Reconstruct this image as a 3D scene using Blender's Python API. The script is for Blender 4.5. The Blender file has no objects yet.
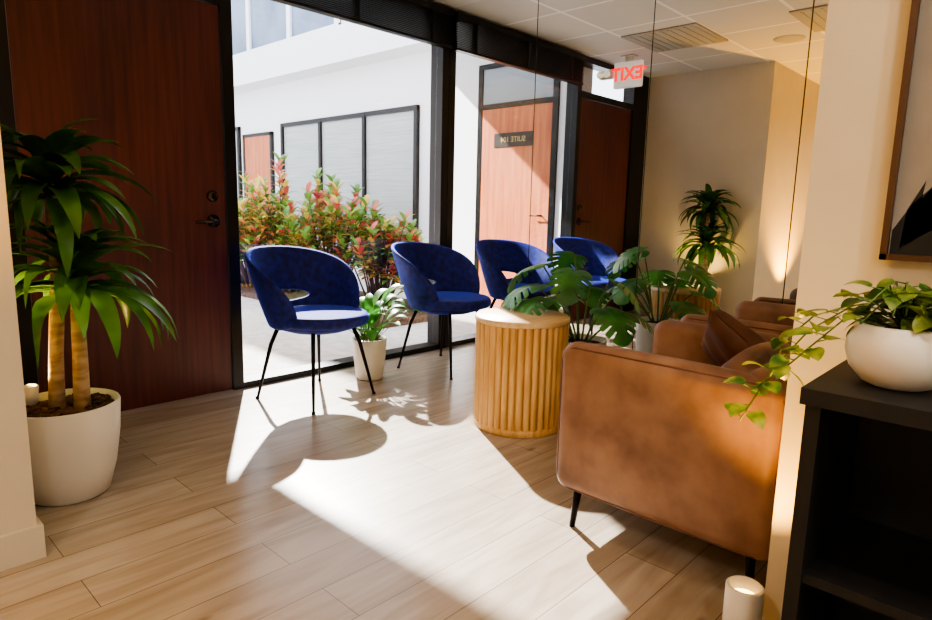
import bpy, math, random
from mathutils import Vector, Matrix, noise
random.seed(7)
S=bpy.context.scene
pi=math.pi
def lin(h):
    h=h.lstrip('#'); r=[int(h[i:i+2],16)/255 for i in (0,2,4)]
    return tuple(((c/12.92) if c<=.04045 else ((c+.055)/1.055)**2.4) for c in r)+(1,)
# ---------------- materials
def mat(name,col,rough=.5,metal=0,**kw):
    m=bpy.data.materials.new(name); m.use_nodes=True
    b=m.node_tree.nodes['Principled BSDF']
    b.inputs['Base Color'].default_value=lin(col) if isinstance(col,str) else col
    b.inputs['Roughness'].default_value=rough; b.inputs['Metallic'].default_value=metal
    for k,v in kw.items(): b.inputs[k.replace('_',' ')].default_value=v
    return m
def N(m,t,**kw):
    n=m.node_tree.nodes.new(t)
    for k,v in kw.items(): setattr(n,k,v)
    return n
def L(m,a,b): m.node_tree.links.new(a,b)
def noisy(m,c1,c2,scale=(1,1,1),ns=5,detail=6,bump=0,coord='Object',lo=.35,hi=.65,bdist=.01,rv=None):
    b=m.node_tree.nodes['Principled BSDF']
    tc=N(m,'ShaderNodeTexCoord'); mp=N(m,'ShaderNodeMapping'); mp.inputs['Scale'].default_value=scale
    nz=N(m,'ShaderNodeTexNoise'); nz.inputs['Scale'].default_value=ns; nz.inputs['Detail'].default_value=detail
    L(m,tc.outputs[coord],mp.inputs[0]); L(m,mp.outputs[0],nz.inputs['Vector'])
    r=N(m,'ShaderNodeValToRGB'); r.color_ramp.elements[0].position=lo; r.color_ramp.elements[1].position=hi
    r.color_ramp.elements[0].color=lin(c1); r.color_ramp.elements[1].color=lin(c2)
    L(m,nz.outputs['Fac'],r.inputs[0]); L(m,r.outputs[0],b.inputs['Base Color'])
    if bump:
        bp=N(m,'ShaderNodeBump'); bp.inputs['Strength'].default_value=bump; bp.inputs['Distance'].default_value=bdist
        L(m,nz.outputs['Fac'],bp.inputs['Height']); L(m,bp.outputs[0],b.inputs['Normal'])
    return m
def emis(name,col,st):
    m=mat(name,col); b=m.node_tree.nodes['Principled BSDF']
    b.inputs['Emission Color'].default_value=lin(col); b.inputs['Emission Strength'].default_value=st
    return m
M={}
M['wall']=noisy(mat('wall_paint','#cfc4ac',.75),'#ccc2ab','#d4cab4',ns=6,bump=.02,bdist=.001,lo=.2,hi=.8)
M['trimw']=mat('trim_paint','#d0c7b2',.5)
M['black']=mat('black_aluminium','#0c0c0d',.35,.3)
M['doorred']=noisy(mat('mahogany_door','#5a231b',.45),'#451a19','#5b2724',scale=(14,14,.6),ns=3,detail=8,bump=.05)
M['chrome']=mat('aged_metal','#4a443c',.25,1)
M['extdoor']=noisy(mat('orange_wood_door','#bd6a3e',.5),'#b05c32','#c9774a',scale=(8,8,.6),ns=3)
M['extwall']=noisy(mat('stucco','#eceaec',.9),'#e6e4e8','#f2f1f2',ns=60,bump=.1)
M['white']=mat('white_ceramic','#e2ddd2',.35)
M['whiteflat']=mat('white_plastic','#dedbd2',.5)
M['navy']=mat('navy_velvet','#0a1c5c',.75,Sheen_Weight=.7,Sheen_Roughness=.4,Sheen_Tint=lin('#3f62ff'))
noisy(M['navy'],'#071350','#0e2486',ns=30,bump=.1,bdist=.003)
M['leg']=mat('dark_metal_leg','#14110f',.35,.8)
M['leather']=noisy(mat('tan_leather','#8a5a34',.5),'#6c4a36','#9c785e',ns=7,detail=9,bump=.18,bdist=.004,lo=.3,hi=.75)
M['leather2']=noisy(mat('brown_leather','#6f4028',.5),'#573628','#734e3a',ns=9,detail=8,bump=.1,bdist=.004)
M['oakslat']=noisy(mat('honey_oak','#d0a060',.45),'#c89a58','#e4ba78',scale=(10,10,1),ns=5,detail=6)
M['oaktop']=noisy(mat('oak_top','#e0bd88',.4),'#dab67e','#e8cc9a',scale=(1,9,1),ns=5,detail=6)
M['blackwood']=noisy(mat('black_wood','#0e0b09',.6),'#0a0807','#13100d',scale=(1,12,1),ns=4)
M['soil']=noisy(mat('bark_soil','#3a2416',.9),'#22140b','#6a4426',ns=45,bump=.8)
M['cane']=noisy(mat('cane_bark','#b08c58',.7),'#9d7c4c','#cdb086',scale=(1,1,3),ns=14,bump=.4)
M['mulch']=noisy(mat('mulch','#4a3524',.95),'#38271a','#6e5238',ns=30,bump=.6)
M['concrete']=noisy(mat('concrete','#c9c6be',.85),'#bdbab2','#d3d0c8',ns=12)
def leafmat(name,c1,c2,rough=.35,ns=7,tr_=.3):
    m=noisy(mat(name,c1,rough),c1,c2,ns=ns,detail=2)
    nt=m.node_tree; b=nt.nodes['Principled BSDF']; out=nt.nodes['Material Output']
    tr=N(m,'ShaderNodeBsdfTranslucent'); mx=N(m,'ShaderNodeMixShader'); mx.inputs[0].default_value=tr_
    rp=[n for n in nt.nodes if n.type=='VALTORGB'][0]
    L(m,rp.outputs[0],tr.inputs['Color'])
    L(m,b.outputs[0],mx.inputs[1]); L(m,tr.outputs[0],mx.inputs[2]); L(m,mx.outputs[0],out.inputs[0])
    return m
M['drac']=leafmat('dracaena_leaf','#264f20','#548838')
M['mons']=leafmat('monstera_leaf','#2c6e33','#5aa450')
M['spath']=leafmat('peace_lily_leaf','#36782e','#6cb048')
M['poth']=leafmat('pothos_leaf','#35622a','#8c9c44',ns=25)
M['stem']=mat('green_stem','#5c7a34',.5)
M['twig']=mat('twig','#5a4630',.8)
for k,a,b_ in (('cg','#4c7a34','#80a848'),('cy','#c8ac44','#e0cc74'),('cr','#b8443c','#d87068'),('co','#c0703c','#dc9460')):
    M[k]=leafmat('croton_'+k,a,b_)
# glass
g=bpy.data.materials.new('clear_glass'); g.use_nodes=True; nt=g.node_tree; nt.nodes.clear()
o=nt.nodes.new('ShaderNodeOutputMaterial'); t=nt.nodes.new('ShaderNodeBsdfTransparent'); gl=nt.nodes.new('ShaderNodeBsdfGlossy')
gl.inputs['Roughness'].default_value=.0; mx=nt.nodes.new('ShaderNodeMixShader'); mx.inputs[0].default_value=.04
nt.links.new(t.outputs[0],mx.inputs[1]); nt.links.new(gl.outputs[0],mx.inputs[2]); nt.links.new(mx.outputs[0],o.inputs[0]); M['glass']=g
mi=bpy.data.materials.new('mirror'); mi.use_nodes=True; b=mi.node_tree.nodes['Principled BSDF']
b.inputs['Base Color'].default_value=(.89,.90,.88,1); b.inputs['Metallic'].default_value=1; b.inputs['Roughness'].default_value=0; M['mirror']=mi
M['seam']=mat('mirror_edge','#2c332e',.3)
M['winglass']=mat('shaded_window','#8f979c',.15)
M['winblind']=noisy(mat('window_blind','#a9adac',.3),'#9ba09f','#b4b7b3',scale=(1,1,60),ns=2)
M['skyglass']=noisy(mat('upper_window','#66788e',.1),'#4f6076','#76879c',ns=1.2)  # blue of the reflected sky is put into the glass colour
# floor
f=mat('oak_plank_floor','#a98a66',.25); M['floor']=f; b=f.node_tree.nodes['Principled BSDF']
tc=N(f,'ShaderNodeTexCoord'); br=N(f,'ShaderNodeTexBrick'); br.offset=.37; br.offset_frequency=2
br.inputs['Scale'].default_value=1; br.inputs['Brick Width'].default_value=1.22; br.inputs['Row Height'].default_value=.165
br.inputs['Mortar Size'].default_value=.0014; br.inputs['Mortar Smooth'].default_value=.3; br.inputs['Bias'].default_value=0
br.inputs['Color1'].default_value=lin('#b4a999'); br.inputs['Color2'].default_value=lin('#a59885'); br.inputs['Mortar'].default_value=lin('#6c5c4c')
L(f,tc.outputs['Object'],br.inputs['Vector'])
mp=N(f,'ShaderNodeMapping'); mp.inputs['Scale'].default_value=(1.1,9,1); nz=N(f,'ShaderNodeTexNoise'); nz.inputs['Scale'].default_value=2.0; nz.inputs['Detail'].default_value=9; nz.inputs['Distortion'].default_value=.9
L(f,tc.outputs['Object'],mp.inputs[0]); L(f,mp.outputs[0],nz.inputs['Vector'])
rp=N(f,'ShaderNodeValToRGB'); rp.color_ramp.elements[0].position=.3; rp.color_ramp.elements[0].color=(.68,.63,.58,1); rp.color_ramp.elements[1].position=.65; rp.color_ramp.elements[1].color=(1.08,1.08,1.08,1)
L(f,nz.outputs['Fac'],rp.inputs[0]); mm=N(f,'ShaderNodeMix',data_type='RGBA',blend_type='MULTIPLY'); mm.inputs[0].default_value=.8
L(f,br.outputs['Color'],mm.inputs[6]); L(f,rp.outputs[0],mm.inputs[7])
# sparse knots in the oak
vk=N(f,'ShaderNodeTexVoronoi'); vk.inputs['Scale'].default_value=1.7; mk=N(f,'ShaderNodeMapping'); mk.inputs['Scale'].default_value=(1,2.2,1)
L(f,tc.outputs['Object'],mk.inputs[0]); L(f,mk.outputs[0],vk.inputs['Vector'])
rk=N(f,'ShaderNodeValToRGB'); rk.color_ramp.elements[0].position=.012; rk.color_ramp.elements[0].color=(.45,.36,.28,1); rk.color_ramp.elements[1].position=.06; rk.color_ramp.elements[1].color=(1,1,1,1)
L(f,vk.outputs['Distance'],rk.inputs[0]); m2=N(f,'ShaderNodeMix',data_type='RGBA',blend_type='MULTIPLY'); m2.inputs[0].default_value=.7
L(f,mm.outputs[2],m2.inputs[6]); L(f,rk.outputs[0],m2.inputs[7]); L(f,m2.outputs[2],b.inputs['Base Color'])
# ceiling
cm=mat('acoustic_tile','#cfcdc6',.9); M['ceil']=cm; b=cm.node_tree.nodes['Principled BSDF']
tc=N(cm,'ShaderNodeTexCoord'); br=N(cm,'ShaderNodeTexBrick'); br.offset=0
for k,v in (('Scale',1),('Brick Width',.61),('Row Height',.61),('Mortar Size',.012),('Mortar Smooth',0)): br.inputs[k].default_value=v
br.inputs['Color1'].default_value=lin('#d8d7d3'); br.inputs['Color2'].default_value=lin('#d2d1cd'); br.inputs['Mortar'].default_value=lin('#f4f3f0')
L(cm,tc.outputs['Object'],br.inputs['Vector']); L(cm,br.outputs['Color'],b.inputs['Base Color'])

# ---------------- mesh builder
class MB:
    def __init__(s): s.v=[];s.f=[];s.mi=[];s.sm=[];s.mats=[]
    def m(s,k):
        if k not in s.mats: s.mats.append(k)
        return s.mats.index(k)
    def add(s,vs,fs,k,smooth=False,T=None):
        o=len(s.v); i=s.m(k)
        for p in vs:
            p=Vector(p); s.v.append(tuple(T@p if T else p))
        for q in fs: s.f.append([o+a for a in q]); s.mi.append(i); s.sm.append(smooth)
    def box(s,a,b,k,T=None):
        x0,y0,z0=a;x1,y1,z1=b
        s.add([(x0,y0,z0),(x1,y0,z0),(x1,y1,z0),(x0,y1,z0),(x0,y0,z1),(x1,y0,z1),(x1,y1,z1),(x0,y1,z1)],
          [(0,3,2,1),(4,5,6,7),(0,1,5,4),(1,2,6,5),(2,3,7,6),(3,0,4,7)],k,False,T)
    def rbox(s,c,sz,r,k,n=5,bulge=0,T=None):
        h=[d/2 for d in sz]; r=min(r,*h)*.999
        def ax(hh):
            core=hh-r; e=[core+r*math.tan(i/n*pi/4) for i in range(n+1)]
            mid=[core*j/4 for j in range(-3,4)]
            return [-a for a in reversed(e)]+mid+e
        A=[ax(hh) for hh in h]
        for d in range(3):
            u,w=(d+1)%3,(d+2)%3
            for sg in (-1,1):
                vs=[];nu,nw=len(A[u]),len(A[w])
                for a in A[u]:
                    for bb in A[w]:
                        p=[0,0,0];p[d]=sg*h[d];p[u]=a;p[w]=bb
                        inn=[max(-(h[q]-r),min(h[q]-r,p[q])) for q in range(3)]
                        dv=Vector([p[q]-inn[q] for q in range(3)]); 
                        if dv.length>0: dv=dv.normalized()*r
                        q_=[inn[q]+dv[q] for q in range(3)]
                        if bulge:
                            fac=math.cos(min(1,abs(a)/h[u])*pi/2)*math.cos(min(1,abs(bb)/h[w])*pi/2)
                            q_[d]+=sg*bulge*fac
                        vs.append([c[q]+q_[q] for q in range(3)])
                fs=[]
                for i in range(nu-1):
                    for j in range(nw-1):
                        q=(i*nw+j,(i+1)*nw+j,(i+1)*nw+j+1,i*nw+j+1)
                        fs.append(q if sg>0 else q[::-1])
                s.add(vs,fs,k,True,T)
    def lathe(s,prof,k,n=48,c=(0,0,0),T=None,smooth=True):
        vs=[];m_=len(prof)
        for i in range(n):
            a=2*pi*i/n
            for r,z in prof: vs.append((c[0]+r*math.cos(a),c[1]+r*math.sin(a),c[2]+z))
        fs=[(i*m_+j,((i+1)%n)*m_+j,((i+1)%n)*m_+j+1,i*m_+j+1) for i in range(n) for j in range(m_-1)]
        s.add(vs,fs,k,smooth,T)
    def tube(s,pts,rs,k,n=10,T=None):
        pts=[Vector(p) for p in pts]; 
        if not hasattr(rs,'__len__'): rs=[rs]*len(pts)
        vs=[]
        for i,p in enumerate(pts):
            d=(pts[min(i+1,len(pts)-1)]-pts[max(i-1,0)]).normalized()
            u=d.cross(Vector((.13,.99,.07))); u.normalize(); w=d.cross(u)
            for j in range(n):
                a=2*pi*j/n; vs.append(p+(u*math.cos(a)+w*math.sin(a))*rs[i])
        fs=[(i*n+j,i*n+(j+1)%n,(i+1)*n+(j+1)%n,(i+1)*n+j) for i in range(len(pts)-1) for j in range(n)]
        fs.append(tuple(range(n))[::-1]); fs.append(tuple((len(pts)-1)*n+j for j in range(n)))
        s.add(vs,fs,k,True,T)
    def build(s,name,loc=(0,0,0),rz=0):
        me=bpy.data.meshes.new(name); me.from_pydata(s.v,[],s.f)
        for k in s.mats: me.materials.append(M[k])
        me.polygons.foreach_set('material_index',s.mi); me.polygons.foreach_set('use_smooth',s.sm)
        me.update()
        ob=bpy.data.objects.new(name,me); S.collection.objects.link(ob); ob.location=loc; ob.rotation_euler=(0,0,rz)
        return ob
def text(body,name,size,loc,rot,k,parent=None,ext=.002):
    c=bpy.data.curves.new(name,'FONT'); c.body=body; c.size=size; c.align_x='CENTER'; c.align_y='CENTER'; c.extrude=ext
    ob=bpy.data.objects.new(name,c); S.collection.objects.link(ob); ob.location=loc; ob.rotation_euler=rot
    c.materials.append(M[k])
    if parent: ob.parent=parent
    return ob
def leaf(mb,base,az,el,length,width,droop,k,segs=8,prof=None,fold=.25,roll=0,twist=0):
    """arching leaf; el = start elevation, droop = total bend"""
    p=Vector(base); vs=[]; ds=length/segs
    for i in range(segs+1):
        t=i/segs; e=el-droop*t
        d=Vector((math.cos(az)*math.cos(e),math.sin(az)*math.cos(e),math.sin(e)))
        side=Vector((-math.sin(az),math.cos(az),0)); up=d.cross(side)
        if up.z<0 and math.cos(e)>0: up=-up
        w=width/2*(prof(t) if prof else math.sin(pi*min(1,(t*.93+.05)))**.7)
        rr=roll+twist*t; s2=side*math.cos(rr)+up*math.sin(rr); u2=up*math.cos(rr)-side*math.sin(rr)
        vs+= [p+s2*w+u2*w*fold, p.copy(), p-s2*w+u2*w*fold]
        p=p+d*ds
    fs=[]
    for i in range(segs):
        a=i*3; fs+=[(a,a+1,a+4,a+3),(a+1,a+2,a+5,a+4)]
    mb.add(vs,fs,k,True)
def sbox(name,a,b,k):
    mb=MB(); mb.box(a,b,k); return mb.build(name)

H=2.39; MX=-.08; LX=-2.94; LY=-1.27; DH=2.03
# ---------------- shell
sbox('floor',(-5,-5.2,-.1),(0.1,0.06,0),'floor')
sbox('ceiling',(-5,-5.2,H),(0.1,0.06,H+.1),'ceil')
sbox('wall_right',(MX+.012,-3.3,0),(.14,.06,H),'extwall')
sbox('wall_left',(-5,LY,0),(LX,.06,H),'wall')
sbox('wall_left_far',(-5.1,-5.2,0),(-5,LY,H),'wall')
sbox('wall_rear',(-5,-5.3,0),(-1.68,-5.2,H),'wall')
sbox('wall_partition',(-1.78,-5.2,0),(-1.69,-2.91,H),'wall')
sbox('wall_sofa',(-1.69,-3.3,0),(MX+.012,-3.14,H),'wall')
sbox('wall_header_exterior',(-3.2,.06,H),(.3,.2,3.3),'extwall')
mb=MB(); mb.box((-5,LY-.014,0),(LX,LY,.1),'trimw'); mb.build('baseboard_left_face')
mb=MB(); mb.box((LX,LY-.014,0),(LX+.014,-.07,.1),'trimw'); mb.build('baseboard_left')
# mirror panels
mb=MB(); ys=[-.04,-.82,-1.6,-2.38,-3.13]
for a,b_ in zip(ys[:-1],ys[1:]):
    mb.box((MX,b_+.003,.0),(MX+.008,a-.003,H),'mirror')
for y in ys[:-1]: mb.box((MX+.004,y-.006,0),(MX+.011,y+.006,H),'seam')
mb.build('wall_mirror')
# storefront frame
mb=MB()
DL,DR=-2.65,-1.74
mb.box((LX,-.06,0),(DL-.005,.06,H),'black')
mb.box((DR+.005,-.06,0),(DR+.065,.06,H),'black')
mb.box((DL-.005,-.06,DH+.005),(DR+.005,.06,DH+.06),'black')
mb.box((DL-.005,-.06,H-.05),(DR+.005,.06,H),'black')
mb.box((DR+.065,-.06,0),(-.13,.06,.035),'black')
mb.box((DR+.065,-.05,2.30),(-.13,.06,H),'black')
mb.box((-.145,-.06,0),(MX-.002,.06,H),'black')
mb.build('trim_storefront_frame')
sbox('window_1',(DR+.066,-.004,.036),(-.146,.004,2.299),'glass')
sbox('window_2',(DL,-.004,DH+.061),(DR,.004,H-.051),'glass')
# interior door
mb=MB()
mb.box((DL,-.045,.004),(DR,.0,DH),'doorred')
hx=DR-.07
T=Matrix.Translation((hx,-.045,.94))@Matrix.Rotation(pi/2,4,'X')
mb.lathe([(0,0),(.034,0),(.034,.008),(.012,.012),(.012,.05),(0,.05)],'chrome',24,T=T)
mb.tube([(hx,-.09,.94),(hx-.03,-.093,.942),(hx-.11,-.09,.935)],[.011,.010,.007],'chrome')
T=Matrix.Translation((hx,-.045,1.07))@Matrix.Rotation(pi/2,4,'X')
mb.lathe([(0,0),(.03,0),(.03,.008),(.022,.016),(0,.017)],'chrome',24,T=T)
mb.box((hx-.005,-.075,1.055),(hx+.005,-.06,1.085),'chrome')
mb.build('door_1')
# blinds
mb=MB()
z=2.14
while z<2.32:
    mb.box((DR+.07,-.115,z),(-.10,-.066,z+.004),'black',); z+=.011
mb.box((DR+.07,-.115,2.325),(-.10,-.066,2.37),'black')
mb.box((DR+.07,-.115,2.12),(-.10,-.066,2.135),'black')
for x in (-1.5,-.9,-.3): mb.box((x-.006,-.117,2.12),(x+.006,-.064,2.36),'black')
mb.build('venetian_blind')
# ceiling fittings
M['vent']=mat('vent_grey','#aaa8a2',.6); M['spk']=mat('speaker','#b5b2aa',.6)
for i,(x,y) in enumerate(((-1.70,-.92),(-1.84,-2.1))):
    mb=MB(); mb.box((-.3,-.3,-.012),(.3,.3,0),'vent')
    for j in range(9): mb.box((-.27,-.27+j*.062,-.016),(.27,-.255+j*.062,-.012),'vent')
    mb.build('ceiling_vent' if i==0 else 'ceiling_vent.001',(x,y,H))
mb=MB(); mb.lathe([(0,-.012),(.09,-.012),(.11,-.006),(.115,0)],'spk',32); mb.build('ceiling_speaker',(-2.25,-1.59,H))
# exit sign
M['exitred']=emis('exit_red','#ff1e0c',1.5); M['lampw']=emis('lamp_lens','#fff2d8',.5); M['signbody']=emis('exit_sign_face','#f4efe4',.3)
mb=MB(); mb.rbox((0,0,-.16),(.05,.27,.22),.012,'signbody'); mb.box((-.02,-.03,-.06),(.02,.03,-.012),'whiteflat'); mb.box((-.05,-.06,-.012),(.05,.06,0),'whiteflat')
mb.rbox((0,.22,-.14),(.07,.14,.07),.02,'whiteflat')
for yy in (.19,.26): mb.lathe([(0,0),(.025,0),(.03,.025),(0,.027)],'lampw',20,T=Matrix.Translation((.03,yy,-.14))@Matrix.Rotation(pi/2,4,'Y'))
es=mb.build('exit_sign',(-2.0,-.36,H))
for nm,xx_,rz in (('exit_letters',.027,pi/2),('exit_letters_rear',-.027,-pi/2)):
    t_=text('EXIT',nm,.15,(xx_,0,-.16),(pi/2,0,rz),'exitred',es); t_.data.offset=.004

# ---------------- chairs
def chair_mesh():
    mb=MB()
    n=80;m_=9
    zc=.535
    def P(phi,z,off):
        v=(z-.38)/.45
        r=.195+.075*min(1,max(0,v))**.6 +off
        lean=.11*max(0,v)*math.cos(phi*.5)**2
        fl=.03*math.sin(min(abs(phi),pi/2))*max(0,v)
        return ((r+fl)*math.sin(phi)*1.05,(r)*math.cos(phi)*.95+lean,z)
    grid=[]
    for i in range(n):
        th=2*pi*i/n; c_,s_=math.cos(th),math.sin(th)
        A=(math.radians(40)*c_,zc+.036*s_-.003)
        sg=1 if c_>=0 else -1
        if s_>0:
            oz=zc-.065*abs(c_)**2+.262*s_**.98
            ph=120*abs(c_)**.85
        else:
            oz=zc-.065*abs(c_)**2-.13*abs(s_)
            ph=120*abs(c_)**.7
        B=(math.radians(ph)*sg,oz)
        grid.append([(A[0]+(B[0]-A[0])*j/m_,A[1]+(B[1]-A[1])*j/m_) for j in range(m_+1)])
    vs=[]; th_=.02
    for i in range(n):
        row=grid[i]
        ring=[P(a,z,0) for a,z in row]
        ring2=[P(a,z,th_) for a,z in reversed(row)]
        e1=P(row[-1][0]*1.012,row[-1][1]+(.009 if math.sin(2*pi*i/n)>-.1 else -.009),th_/2)
        e0=P(row[0][0]*.95,zc+(row[0][1]-zc)*.85,th_/2)
        vs+=ring+[e1]+ring2+[e0]
    w=2*(m_+1)+2
    fs=[(i*w+j,((i+1)%n)*w+j,((i+1)%n)*w+(j+1)%w,i*w+(j+1)%w) for i in range(n) for j in range(w)]
    mb.add(vs,[q[::-1] for q in fs],'navy',True)
    mb.lathe([(0,.37),(.15,.375),(.21,.395),(.235,.42),(.23,.435),(0,.435)],'navy',48,c=(0,-.02,0))
    prof=[(0,.415)]+[(.220+.02*math.cos(a),.447+.03*math.sin(a)) for a in [(-pi/2)+pi*i/8 for i in range(9)]]+[(.17,.481),(.1,.484),(0,.485)]
    T=Matrix.Translation((0,-.05,0))@Matrix.Diagonal((1.04,1.08,1,1))
    mb.lathe(prof,'navy',56,T=T)
    for sx in (-1,1):
        for sy in (-1,1):
            mb.tube([(sx*.14,sy*.13-.01,.40),(sx*.17,sy*.16-.01,.30),(sx*.225,sy*.215-.01,.0)],[.012,.011,.007],'leg',12)
            mb.lathe([(0,0),(.010,0),(.010,.012),(0,.012)],'leg',12,c=(sx*.225,sy*.215-.01,0))
    mb.tube([(-.14,-.14,.385),(.14,.12,.385)],.010,'leg'); mb.tube([(.14,-.14,.385),(-.14,.12,.385)],.010,'leg')
    return mb
c1=chair_mesh().build('upholstered_chair',(-1.46,-.45,0),math.radians(10))
c2=bpy.data.objects.new('upholstered_chair.001',c1.data); S.collection.objects.link(c2); c2.location=(-.475,-.46,0); c2.rotation_euler=(0,0,math.radians(8))

# ---------------- fluted side table
mb=MB(); n=38; R=.208
mb.lathe([(0,0),(.212,0),(.212,.03),(.205,.03),(.205,.515),(0,.515)],'oakslat',64,smooth=False)
for i in range(n):
    a=2*pi*i/n; cx,cy=R*math.cos(a),R*math.sin(a); rr=.0155
    vs=[];q=10
    for z in (.03,.512):
        for j in range(q):
            b_=a-pi/2+pi*j/(q-1); vs.append((cx+rr*math.cos(b_),cy+rr*math.sin(b_),z))
    mb.add(vs,[(j,j+1,q+j+1,q+j) for j in range(q-1)],'oakslat',True)
prof=[(0,.512),(.222,.512),(.227,.517),(.228,.525),(.227,.534),(.222,.54),(0,.54)]
mb.lathe(prof,'oaktop',96); mb.lathe([(0,0),(.22,0),(.222,.004),(.222,.03),(.215,.034),(0,.034)],'oakslat',96)
mb.build('fluted_side_table',(-.975,-1.49,0))

# ---------------- armchairs
def armchair():
    mb=MB(); W=.72
    z0=.135
    for x in (.05,W-.05):
        mb.rbox((x,-.345,(z0+.625)/2),(.10,.69,.625-z0),.045,'leather',bulge=.006)
    mb.rbox((W/2,-.62,(z0+.64)/2),(W-.02,.14,.64-z0),.06,'leather',bulge=.008)
    mb.rbox((W/2,-.33,.215),(W-.16,.64,.15),.03,'leather')
    mb.rbox((W/2,-.29,.34),(W-.205,.60,.15),.05,'leather',bulge=.02)
    T=Matrix.Translation((W/2,-.52,.49))@Matrix.Rotation(math.radians(-12),4,'X')
    mb.rbox((0,0,0),(W-.21,.12,.26),.055,'leather',bulge=.03,T=T)
    for xs in (.004,W-.004):
        pts=[]
        y0,y1,za,zb,r=-.012,-.678,z0+.012,.613,.05
        for (cy,cz,a0) in ((y0-r,zb-r,0),(y1+r,zb-r,90),(y1+r,za+r,180),(y0-r,za+r,270)):
            for i in range(6):
                a=math.radians(a0+i*18); pts.append((xs+(.010 if xs<.1 else -.010),cy+r*math.cos(a),cz+r*math.sin(a)))
        pts.append(pts[0]); mb.tube(pts,.0035,'leather2',6)
    for x,sx in ((.06,-1),(W-.06,1)):
        for y,sy in ((-.07,1),(-.62,-1)):
            mb.tube([(x,y,.15),(x+sx*.012,y+sy*.012,0)],[.014,.010],'leg',12)
    return mb
a1=armchair().build('leather_armchair',(-1.70,-2.205,0))
a2=bpy.data.objects.new('leather_armchair.001',a1.data); S.collection.objects.link(a2); a2.location=(-.86,-2.205,0)
# pillow
mb=MB(); n=18; vs=[];fs=[]
for sg in (1,-1):
    o_=len(vs)
    for i in range(n+1):
        for j in range(n+1):
            u=i/n*2-1;v=j/n*2-1
            k=(1-u**2)**.5*(1-v**2)**.5 if abs(u)<1 and abs(v)<1 else 0
            pin=1-.10*(1-abs(u)**2)*abs(v)**2; pin2=1-.10*(1-abs(v)**2)*abs(u)**2
            cr=.006*math.sin(u*9+v*5)*k
            vs.append((u*.16*pin2,sg*(.065*k**.6+.001)+cr,v*.16*pin))
    for i in range(n):
        for j in range(n):
            a=o_+i*(n+1)+j; q=(a,a+n+1,a+n+2,a+1); fs.append(q if sg<0 else q[::-1])
T=Matrix.Rotation(math.radians(-42),4,'X')@Matrix.Rotation(math.radians(40),4,'Y')
mb.add(vs,fs,'leather2',True,T=Matrix.Rotation(math.radians(55),4,'Z')@T)
mb.build('leather_cushion',(-1.19,-2.60,.57))

# ---------------- dracaena
def pot(mb,prof,k='white'): mb.lathe(prof,k,56)
mb=MB()
pot(mb,[(0,0),(.115,0),(.125,.008),(.150,.10),(.168,.22),(.175,.33),(.172,.337),(.165,.335),(.160,.30),(0,.30)])
mb.lathe([(0,.318),(.08,.316),(.163,.308)],'soil',32)
for i in range(90):
    a=random.uniform(0,2*pi);r=.15*random.random()**.5
    T=Matrix.Translation((r*math.cos(a),r*math.sin(a),.32))@Matrix.Rotation(random.uniform(0,pi),4,'Z')@Matrix.Rotation(random.uniform(-.5,.5),4,'X')
    mb.box((-.014,-.007,-.004),(.014,.007,.005),'soil',T=T)
canes=[([(-.02,.01,.3),(-.01,.01,.5),(.015,.005,.8),(.01,.0,1.12)],.023),
       ([(.045,-.04,.3),(.05,-.04,.5),(.055,-.035,.76)],.024)]
for pts,r in canes:
    mb.tube(pts,[r*1.15]+[r]*(len(pts)-2)+[r*.8],'cane',14)
def crown(mb,c,nl,ln,seed,emin=5):
    rnd=random.Random(seed)
    for i in range(nl):
        az=i*2.399+rnd.uniform(-.25,.25); t=i/nl
        el=math.radians(82-(82-emin)*t+rnd.uniform(-10,10)); 
        leaf(mb,(c[0],c[1],c[2]+.04-.10*t),az,el,ln*rnd.uniform(.8,1.1)*(.72+.35*t),.076*rnd.uniform(.85,1.15),math.radians(92+25*t+rnd.uniform(-25,20)),'drac',segs=10,
             prof=lambda t:max(.02,(min(1,.3+t*2.0))*(1-t**2.6)**.9),fold=.3,roll=rnd.uniform(-.2,.2))
crown(mb,(.01,0,1.09),58,.36,1,10)
crown(mb,(.055,-.035,.76),56,.38,2,12)
for az in (-.5,-1.1,.2): leaf(mb,(.055,-.035,.72),az,.35,.42,.06,math.radians(110),'drac',segs=10,prof=lambda t:max(.02,(min(1,.3+t*2.0))*(1-t**2.6)**.9),fold=.3)
mb.v=[(((-.1-.085*math.tanh((-.1-x)/.2)) if (x<-.1 and z>.345) else x),y,z) for x,y,z in mb.v]
mb.build('potted_dracaena',(-2.75,-.86,0))

# ---------------- peace lily
mb=MB()
pot(mb,[(0,0),(.075,0),(.082,.01),(.098,.15),(.105,.245),(.10,.25),(.094,.245),(.092,.22),(0,.22)])
mb.lathe([(0,.232),(.094,.228)],'soil',24)
rnd=random.Random(5)
for i in range(44):
    az=i*2.399; t=i/44; el=math.radians(88-48*t); h=rnd.uniform(.14,.27)
    if math.cos(az)<-.3: h*=.6
    if math.sin(az)>.3: h*=.7
    d=Vector((math.cos(az)*math.cos(el),math.sin(az)*math.cos(el),math.sin(el)))
    b0=Vector((.03*math.cos(az),.03*math.sin(az),.225)); p1=b0+d*h
    mb.tube([b0,b0+d*h*.5,p1],.0025,'stem',5)
    leaf(mb,p1,az,el-.2,rnd.uniform(.12,.18),.065,math.radians(60+40*rnd.random()),'spath',segs=7,fold=.2)
mb.v=[(max(x,-.16) if z>.26 else x,y,z) for x,y,z in mb.v]
mb.build('potted_peace_lily',(-1.01,-.35,0))

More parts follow.
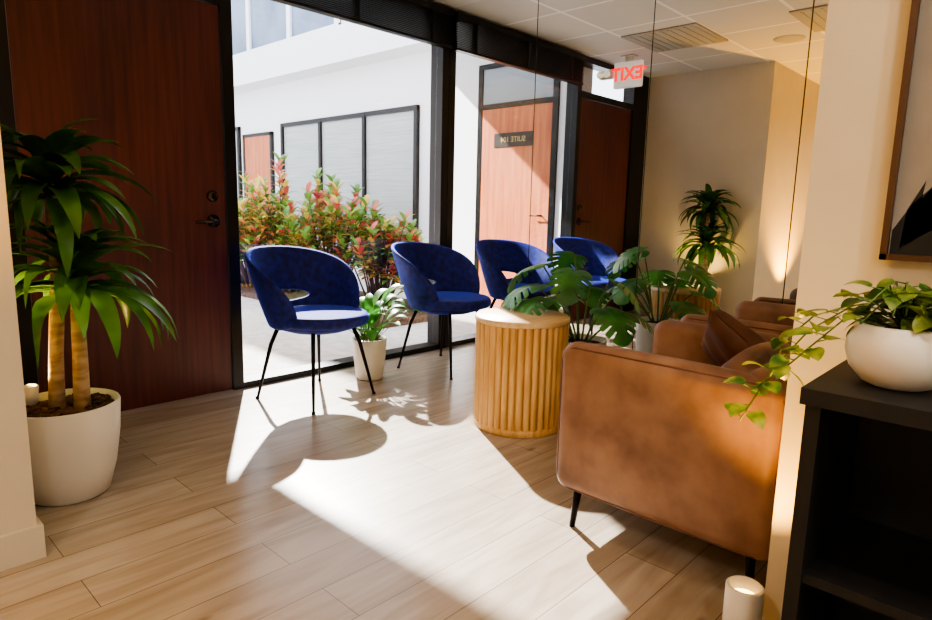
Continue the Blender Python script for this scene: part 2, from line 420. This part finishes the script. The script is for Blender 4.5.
# ---------------- monstera
def monstera_leaf(mb,base,az,el,size,droop,roll,k='mons'):
    """heart-shaped blade with deep marginal splits"""
    p=Vector(base); mid=[];st=24
    side=Vector((-math.sin(az),math.cos(az),0))
    for i in range(st+1):
        t=i/st; e=el-droop*t; d=Vector((math.cos(az)*math.cos(e),math.sin(az)*math.cos(e),math.sin(e)))
        up=d.cross(side); up=up if up.z>0 else -up
        mid.append((p.copy(),d,side*math.cos(roll)+up*math.sin(roll),up*math.cos(roll)-side*math.sin(roll))); p=p+d*size/st
    def at(t):
        t=max(0,min(.9999,t))*st; i=int(t); f_=t-i; a,b_=mid[i],mid[i+1]
        return [a[q].lerp(b_[q],f_) for q in range(4)]
    def wid(t): return size*.56*(math.sin(pi*min(1,max(.05,t*.78+.22)))**.6)
    NT=72
    for sg in (-1,1):
        rows=[];J=6
        for i in range(NT+1):
            t=i/NT; W=wid(t)*(1 if t<.97 else .8)
            ph=(t*5.6+.35+(.2 if sg>0 else 0))%1
            notch=1
            dd_=min(ph,1-ph)
            if .10<t<.92 and dd_<.12: notch=.42
            elif .10<t<.92: notch=1-.10*max(0,(.25-dd_)/.15)
            for j in range(J+1):
                s_=j/J*notch
                pp,dd,ss,uu=at(t)
                back=-.24*size*max(0,1-t/.22)**1.2*math.sin(pi*min(1,s_)*.75)
                rows.append(pp+ss*sg*W*s_+dd*((.10+.22*t)*size*s_**1.4+back)+uu*(W*s_*.20-W*s_*s_*.35))
        fs=[]
        for i in range(NT):
            for j in range(J):
                a=i*(J+1)+j; fs.append((a,a+1,a+J+2,a+J+1))
        mb.add(rows,fs,k,True)
    a=mid[-1]; w=wid(1)
    mb.add([a[0]+a[2]*w*.8+a[1]*size*.2,a[0],a[0]-a[2]*w*.8+a[1]*size*.2,a[0]+a[1]*size*.33],[(0,1,3),(1,2,3)],k,True)
mb=MB()
pot(mb,[(0,0),(.10,0),(.11,.01),(.128,.2),(.138,.36),(.136,.368),(.128,.365),(.125,.33),(0,.33)])
mb.lathe([(0,.345),(.126,.34)],'soil',24)
rnd=random.Random(11)
specs=[(105,70,.48,.20),(150,62,.42,.20),(60,82,.50,.18),(65,60,.32,.18),(-60,52,.28,.18),(-115,60,.30,.18),(120,48,.36,.18),(172,55,.40,.17),(20,70,.34,.17),(90,50,.30,.18),(-90,75,.40,.18),(200,74,.46,.18)]
for azd,eld,h,sz in specs:
    az=math.radians(azd);el=math.radians(eld)
    d=Vector((math.cos(az)*math.cos(el),math.sin(az)*math.cos(el),math.sin(el)))
    b0=Vector((.03*math.cos(az),.03*math.sin(az),.34)); pts=[]
    p=b0.copy()
    for i in range(7):
        pts.append(p.copy()); dd=(d+Vector((0,0,-.09*i))).normalized(); p+=dd*h/6*.95
    mb.tube(pts,[.0055]*4+[.0045]*3,'stem',6)
    monstera_leaf(mb,pts[-1],az,math.radians(-5),sz*1.06,math.radians(60),rnd.uniform(-.4,.4))
mb.v=[((.22+.17*math.tanh((x-.22)/.17)) if x>.22 else x,y,z) for x,y,z in mb.v]
mb.build('potted_monstera',(-.52,-1.53,0))

# ---------------- cabinet and things on it
mb=MB(); X0,X1=-2.13,-1.785; Y0,Y1=-4.25,-3.04; Zt=.74
mb.box((X0-.008,Y0,Zt-.03),(X1,Y1+.008,Zt),'blackwood')
mb.box((X0,Y0,0),(X1,Y0+.025,Zt-.03),'blackwood'); mb.box((X0,Y1-.025,0),(X1,Y1,Zt-.03),'blackwood')
mb.box((X1-.012,Y0+.025,0),(X1,Y1-.025,Zt-.03),'blackwood')
mb.box((X0+.005,(Y0+Y1)/2-.0125,.05),(X1-.012,(Y0+Y1)/2+.0125,Zt-.03),'blackwood')
mb.box((X0+.01,Y0+.025,.04),(X1-.012,Y1-.025,.065),'blackwood'); mb.box((X0+.01,Y0+.025,.37),(X1-.012,Y1-.025,.39),'blackwood')
mb.box((X0+.02,Y0+.025,0),(X0+.035,Y1-.025,.04),'blackwood')
mb.build('black_bookcase')
mb=MB()
pot(mb,[(0,0),(.045,0),(.056,.005),(.078,.03),(.087,.06),(.085,.085),(.074,.108),(.070,.112),(.066,.106),(0,.10)])
mb.lathe([(0,.104),(.067,.101)],'soil',24)
rnd=random.Random(3)
def heart(t): return (math.sin(pi*min(1,(t*.9+.12)))**.6)*(1.05-.5*t)
def vine(pts,nl,s=.045):
    mb.tube(pts,.0018,'stem',5)
    for i in range(nl):
        t=(i+.5)/nl*(len(pts)-1); a=int(t); p=Vector(pts[a]).lerp(Vector(pts[min(a+1,len(pts)-1)]),t-a)
        az=rnd.uniform(0,2*pi); d=Vector((math.cos(az),math.sin(az),.2))*.02
        mb.tube([p,p+d],.0012,'stem',4)
        leaf(mb,p+d,az,rnd.uniform(-.5,.5),s*rnd.uniform(.8,1.25),s*.85,rnd.uniform(.3,1.2),'poth',segs=6,prof=heart,fold=.15,roll=rnd.uniform(-.5,.5))
for i in range(20):
    az=i*2.4; r=rnd.uniform(.03,.12)
    vine([(0,0,.105),(r*.5*math.cos(az),r*.5*math.sin(az),.14+rnd.uniform(0,.05)),(r*math.cos(az),r*math.sin(az),.13+rnd.uniform(-.02,.05))],4,.044)
vine([(0,.03,.105),(0,.09,.13),(-.01,.15,.08),(-.03,.20,.0),(-.04,.23,-.07),(-.05,.25,-.12)],18,.045)
vine([(-.02,.03,.105),(-.05,.08,.12),(-.06,.13,.06),(-.07,.17,.01),(-.09,.22,-.04)],16,.045)
vine([(0,.02,.105),(.03,.1,.13),(.05,.16,.10),(.05,.21,.04),(.05,.23,-.04)],13,.045)
mb.build('potted_pothos',(-1.985,-3.148,Zt))
# framed art
M['paper']=noisy(mat('art_paper','#9a9184',.6),'#827a70','#988f84',ns=3)
M['artdark']=mat('art_dark_leaf','#17140f',.7); M['framew']=mat('frame_wood','#4a2f18',.4)
mb=MB(); y1,y0,za,zb=-3.065,-3.78,.955,1.95; xx=-1.78
mb.box((xx-.012,y0,za),(xx-.001,y1,zb),'paper')
for a,b_ in (((y0,za),(y1,za+.012)),((y0,zb-.012),(y1,zb)),((y0,za),(y0+.012,zb)),((y1-.012,za),(y1,zb))):
    mb.box((xx-.03,a[0],a[1]),(xx-.001,b_[0],b_[1]),'framew')
xf=xx-.0125
def poly(pts): mb.add([(xf,p[0],p[1]) for p in pts],[tuple(range(len(pts)))],'artdark')
for i in range(12):
    y_a=y1-.03-.006*i; z_a=za+.04+.006*i
    yb_,zb_=y_a-.03-.022*i,z_a+.12+.006*i
    poly([(y_a,z_a-.02),(y_a-.004-.006*i,z_a+.06),(yb_,zb_),(y_a-.022-.012*i,z_a+.03)])
poly([(y1-.014,za+.012),(y1-.014,za+.06),(y1-.04,za+.11),(y1-.09,za+.17),(y1-.16,za+.22),(y1-.30,za+.30),(y1-.42,za+.34),(y1-.42,za+.012)])
for i in range(7):
    a=math.radians(200+i*18); c0=(y1-.14,zb-.48); l=.1
    poly([(c0[0],c0[1]),(c0[0]-l*.5*math.cos(a)*.8+.006,c0[1]+l*.5*math.sin(a)),(c0[0]-l*math.cos(a)*.8,c0[1]+l*math.sin(a))])
mb.build('framed_art_print')
# uplights
M['warmlens']=emis('warm_lens','#ffc56a',12)
def uplight(name,loc,h,r,power,k='whiteflat',size=70,col=(1,.55,.13)):
    mb=MB(); mb.lathe([(0,0),(r,0),(r,h-.003),(r-.003,h),(r-.007,h),(r-.008,h-.03),(0,h-.03)],k,32)
    mb.lathe([(0,h-.028),(r-.012,h-.028)],'warmlens',24)
    ob=mb.build(name,loc)
    l=bpy.data.lights.new(name+'_bulb','SPOT'); l.energy=power; l.color=col; l.spot_size=math.radians(size*2); l.spot_blend=.7; l.shadow_soft_size=.02
    lo=bpy.data.objects.new(name+'_bulb',l); S.collection.objects.link(lo); lo.location=(0,0,h-.005); lo.rotation_euler=(pi,0,0); lo.parent=ob
    return ob
uplight('floor_uplight',(-1.90,-2.90,0),.19,.042,42,col=(1,.5,.08),size=50)
uplight('floor_uplight.001',(-3.7,-1.52,0),.19,.042,300,col=(1,.45,.03),size=55)
pu=uplight('plant_uplight',(-2.83,-.765,.312),.08,.022,45,col=(1,.6,.16))
pu.rotation_euler=(math.radians(5),math.radians(5),0)
# unseen fill lights added to brighten the room, shaped as downlights (rear half)
M['flens']=emis('fill_lens','#fff0d8',3)
for i,(x,y,e) in enumerate(((-2.6,-4.2,55),(-4.0,-4.2,60),(-4.3,-2.8,50),(-2.35,-3.5,25))):
    mb=MB(); mb.lathe([(.075,0),(.075,-.006),(.055,-.008),(.05,-.001)],'whiteflat',28); mb.lathe([(0,-.0015),(.05,-.0015)],'flens',28)
    ob=mb.build('ceiling_fill_light' if i==0 else 'ceiling_fill_light.%03d'%i,(x,y,H))
    l=bpy.data.lights.new('fill_bulb','SPOT'); l.energy=e; l.color=(1,.94,.86); l.spot_size=math.radians(165); l.spot_blend=.8; l.shadow_soft_size=.05
    lo=bpy.data.objects.new('fill_bulb',l); S.collection.objects.link(lo); lo.location=(0,0,-.03); lo.parent=ob

# ---------------- exterior
sbox('ground_courtyard',(-6,.06,-.12),(9,14,-.02),'concrete')
mb=MB(); mb.box((0,-.4,0),(1.1,4.6,.06),'mulch')
ob=mb.build('planting_bed',(.1,1.3,-.02))
sbox('roof_canopy',(-1.9,.2,3.12),(-.02,2.6,3.22),'extwall')
WX=-1.9
sbox('wall_exterior_left',(WX-.2,.07,-.02),(WX,5.5,3.3),'extwall')
mb=MB()
ya,yb=.35,1.25
mb.box((WX,ya-.06,0),(WX+.03,ya,2.5),'black'); mb.box((WX,yb,0),(WX+.03,yb+.06,2.5),'black')
mb.box((WX,ya,2.05),(WX+.03,yb,2.10),'black'); mb.box((WX,ya,2.45),(WX+.03,yb,2.5),'black')
mb.box((WX,ya,2.10),(WX+.015,yb,2.45),'winglass')
mb.box((WX,ya+.003,.0),(WX+.025,yb-.003,2.047),'extdoor')
mb.tube([(WX+.03,ya+.08,.98),(WX+.07,ya+.08,.98),(WX+.07,ya+.19,.98)],.01,'chrome')
M['plaque']=mat('plaque','#2c241c',.4); M['gold']=mat('gold_letters','#c8b070',.4)
mb.box((WX+.025,ya+.22,1.66),(WX+.032,ya+.72,1.80),'plaque')
d2=mb.build('door_2'); text('SUITE 104','plaque_text',.075,(WX+.033,ya+.47,1.73),(pi/2,0,pi/2),'gold',d2,.001)
FX=2.2
sbox('wall_exterior_right',(FX,-1,-.02),(FX+.3,14,4.8),'extwall')
sbox('wall_exterior_band',(FX-.35,-1,2.92),(FX,14,3.38),'extwall')
def win(name,y0,y1,z0,z1,nm,gk,fk='black',t=.06):
    mb=MB(); mb.box((FX-.02,y0,z0),(FX-.005,y1,z1),gk)
    mb.box((FX-.05,y0,z0),(FX,y1,z0+t),fk); mb.box((FX-.05,y0,z1-t),(FX,y1,z1),fk)
    for i in range(nm+1):
        y=y0+(y1-y0-t)*i/nm; mb.box((FX-.055,y,z0),(FX,y+t,z1),fk)
    return mb.build(name)
win('window_3',2.75,6.0,.6,2.30,3,'winblind'); win('window_4',7.4,9.6,.5,2.35,2,'winblind')
win('window_5',4.4,12,3.45,4.7,6,'skyglass','extwall',.1)
mb=MB(); mb.box((FX-.04,6.35,0),(FX,7.2,2.15),'extdoor'); mb.box((FX-.05,6.29,0),(FX,6.35,2.2),'black'); mb.box((FX-.05,7.2,0),(FX,7.26,2.2),'black'); mb.box((FX-.05,6.29,2.15),(FX,7.26,2.2),'black')
mb.tube([(FX-.05,6.45,1),(FX-.1,6.45,1),(FX-.1,6.56,1)],.012,'chrome'); mb.build('door_3')
sbox('wall_exterior_far',(-6,12,-.02),(2.2,12.3,3.6),'extwall')
# crotons
def shrub(seed,h,r):
    mb=MB(); rnd=random.Random(seed)
    for s_ in range(44):
        az=rnd.uniform(0,2*pi); rr=r*rnd.random()**.6; hh=h*rnd.uniform(.35,1)**.9*(1-.2*(rr/r)**2)
        if rnd.random()<.12: hh*=1.15
        top=Vector((rr*math.cos(az),rr*math.sin(az),hh)); base=Vector((top.x*.25,top.y*.25,0)); midp=base.lerp(top,.5)+Vector((0,0,.05))
        mb.tube([base,midp,top],[.012,.008,.004],'twig',6)
        k0=rnd.choice(['cg','cg','cg','cy','cr','co'])
        for i in range(24):
            t=i/24; p=top.lerp(midp,t*.95); a=i*2.4+rnd.random(); k=rnd.choice([k0,k0,'cg','cg','cr','cy']) if t<.5 else rnd.choice(['cg','cg','cy','co'])
            leaf(mb,p,a,math.radians(65-60*t),rnd.uniform(.10,.17),.058,rnd.uniform(.5,1.4),k,segs=4,fold=.2)
    return mb
for i,(x,y,h,r) in enumerate(((.86,1.15,.65,.3),(.74,1.75,1.0,.45),(.6,2.4,1.25,.5),(.5,3.1,1.3,.5),(.42,3.75,1.2,.48),(.35,4.5,1.25,.5),(.5,5.2,1.2,.5))):
    shrub(i+20,h,r).build('croton_shrub' if i==0 else 'croton_shrub.%03d'%i,(x,y,.04))

# ---------------- light
w=bpy.data.worlds.new('sky'); S.world=w; w.use_nodes=True; bg=w.node_tree.nodes['Background']; bg.inputs[0].default_value=(.82,.89,1,1); bg.inputs[1].default_value=4.0
sl=bpy.data.lights.new('sun','SUN'); sl.energy=24; sl.angle=math.radians(1.0); sl.color=(1,.97,.94)
so=bpy.data.objects.new('sun',sl); S.collection.objects.link(so)
el=math.radians(36); hd=Vector((.5,.866,0)).normalized(); d=-(hd*math.cos(el)+Vector((0,0,math.sin(el))))
so.rotation_euler=d.to_track_quat('-Z','Y').to_euler(); so.location=(2,4,6)

# ---------------- camera
cam=bpy.data.cameras.new('camera'); co=bpy.data.objects.new('camera',cam); S.collection.objects.link(co)
al,th,ro=math.radians(46.7),math.radians(9.2),math.radians(1.34)
F=Vector((math.sin(al)*math.cos(th),math.cos(al)*math.cos(th),-math.sin(th))); R0=Vector((math.cos(al),-math.sin(al),0)); U0=R0.cross(F)
Rr=R0*math.cos(ro)+U0*math.sin(ro); Uu=U0*math.cos(ro)-R0*math.sin(ro)
mt=Matrix.Identity(4)
for i in range(3): mt[i][0]=Rr[i];mt[i][1]=Uu[i];mt[i][2]=-F[i]
mt.translation=Vector((-3.335,-3.34,1.04)); co.matrix_world=mt
cam.sensor_width=36; cam.lens=36*630/932; cam.clip_start=.02; S.camera=co
S.view_settings.view_transform='AgX'
try: S.view_settings.look='AgX - Medium High Contrast'
except Exception as e: print(e)
S.view_settings.exposure=.15
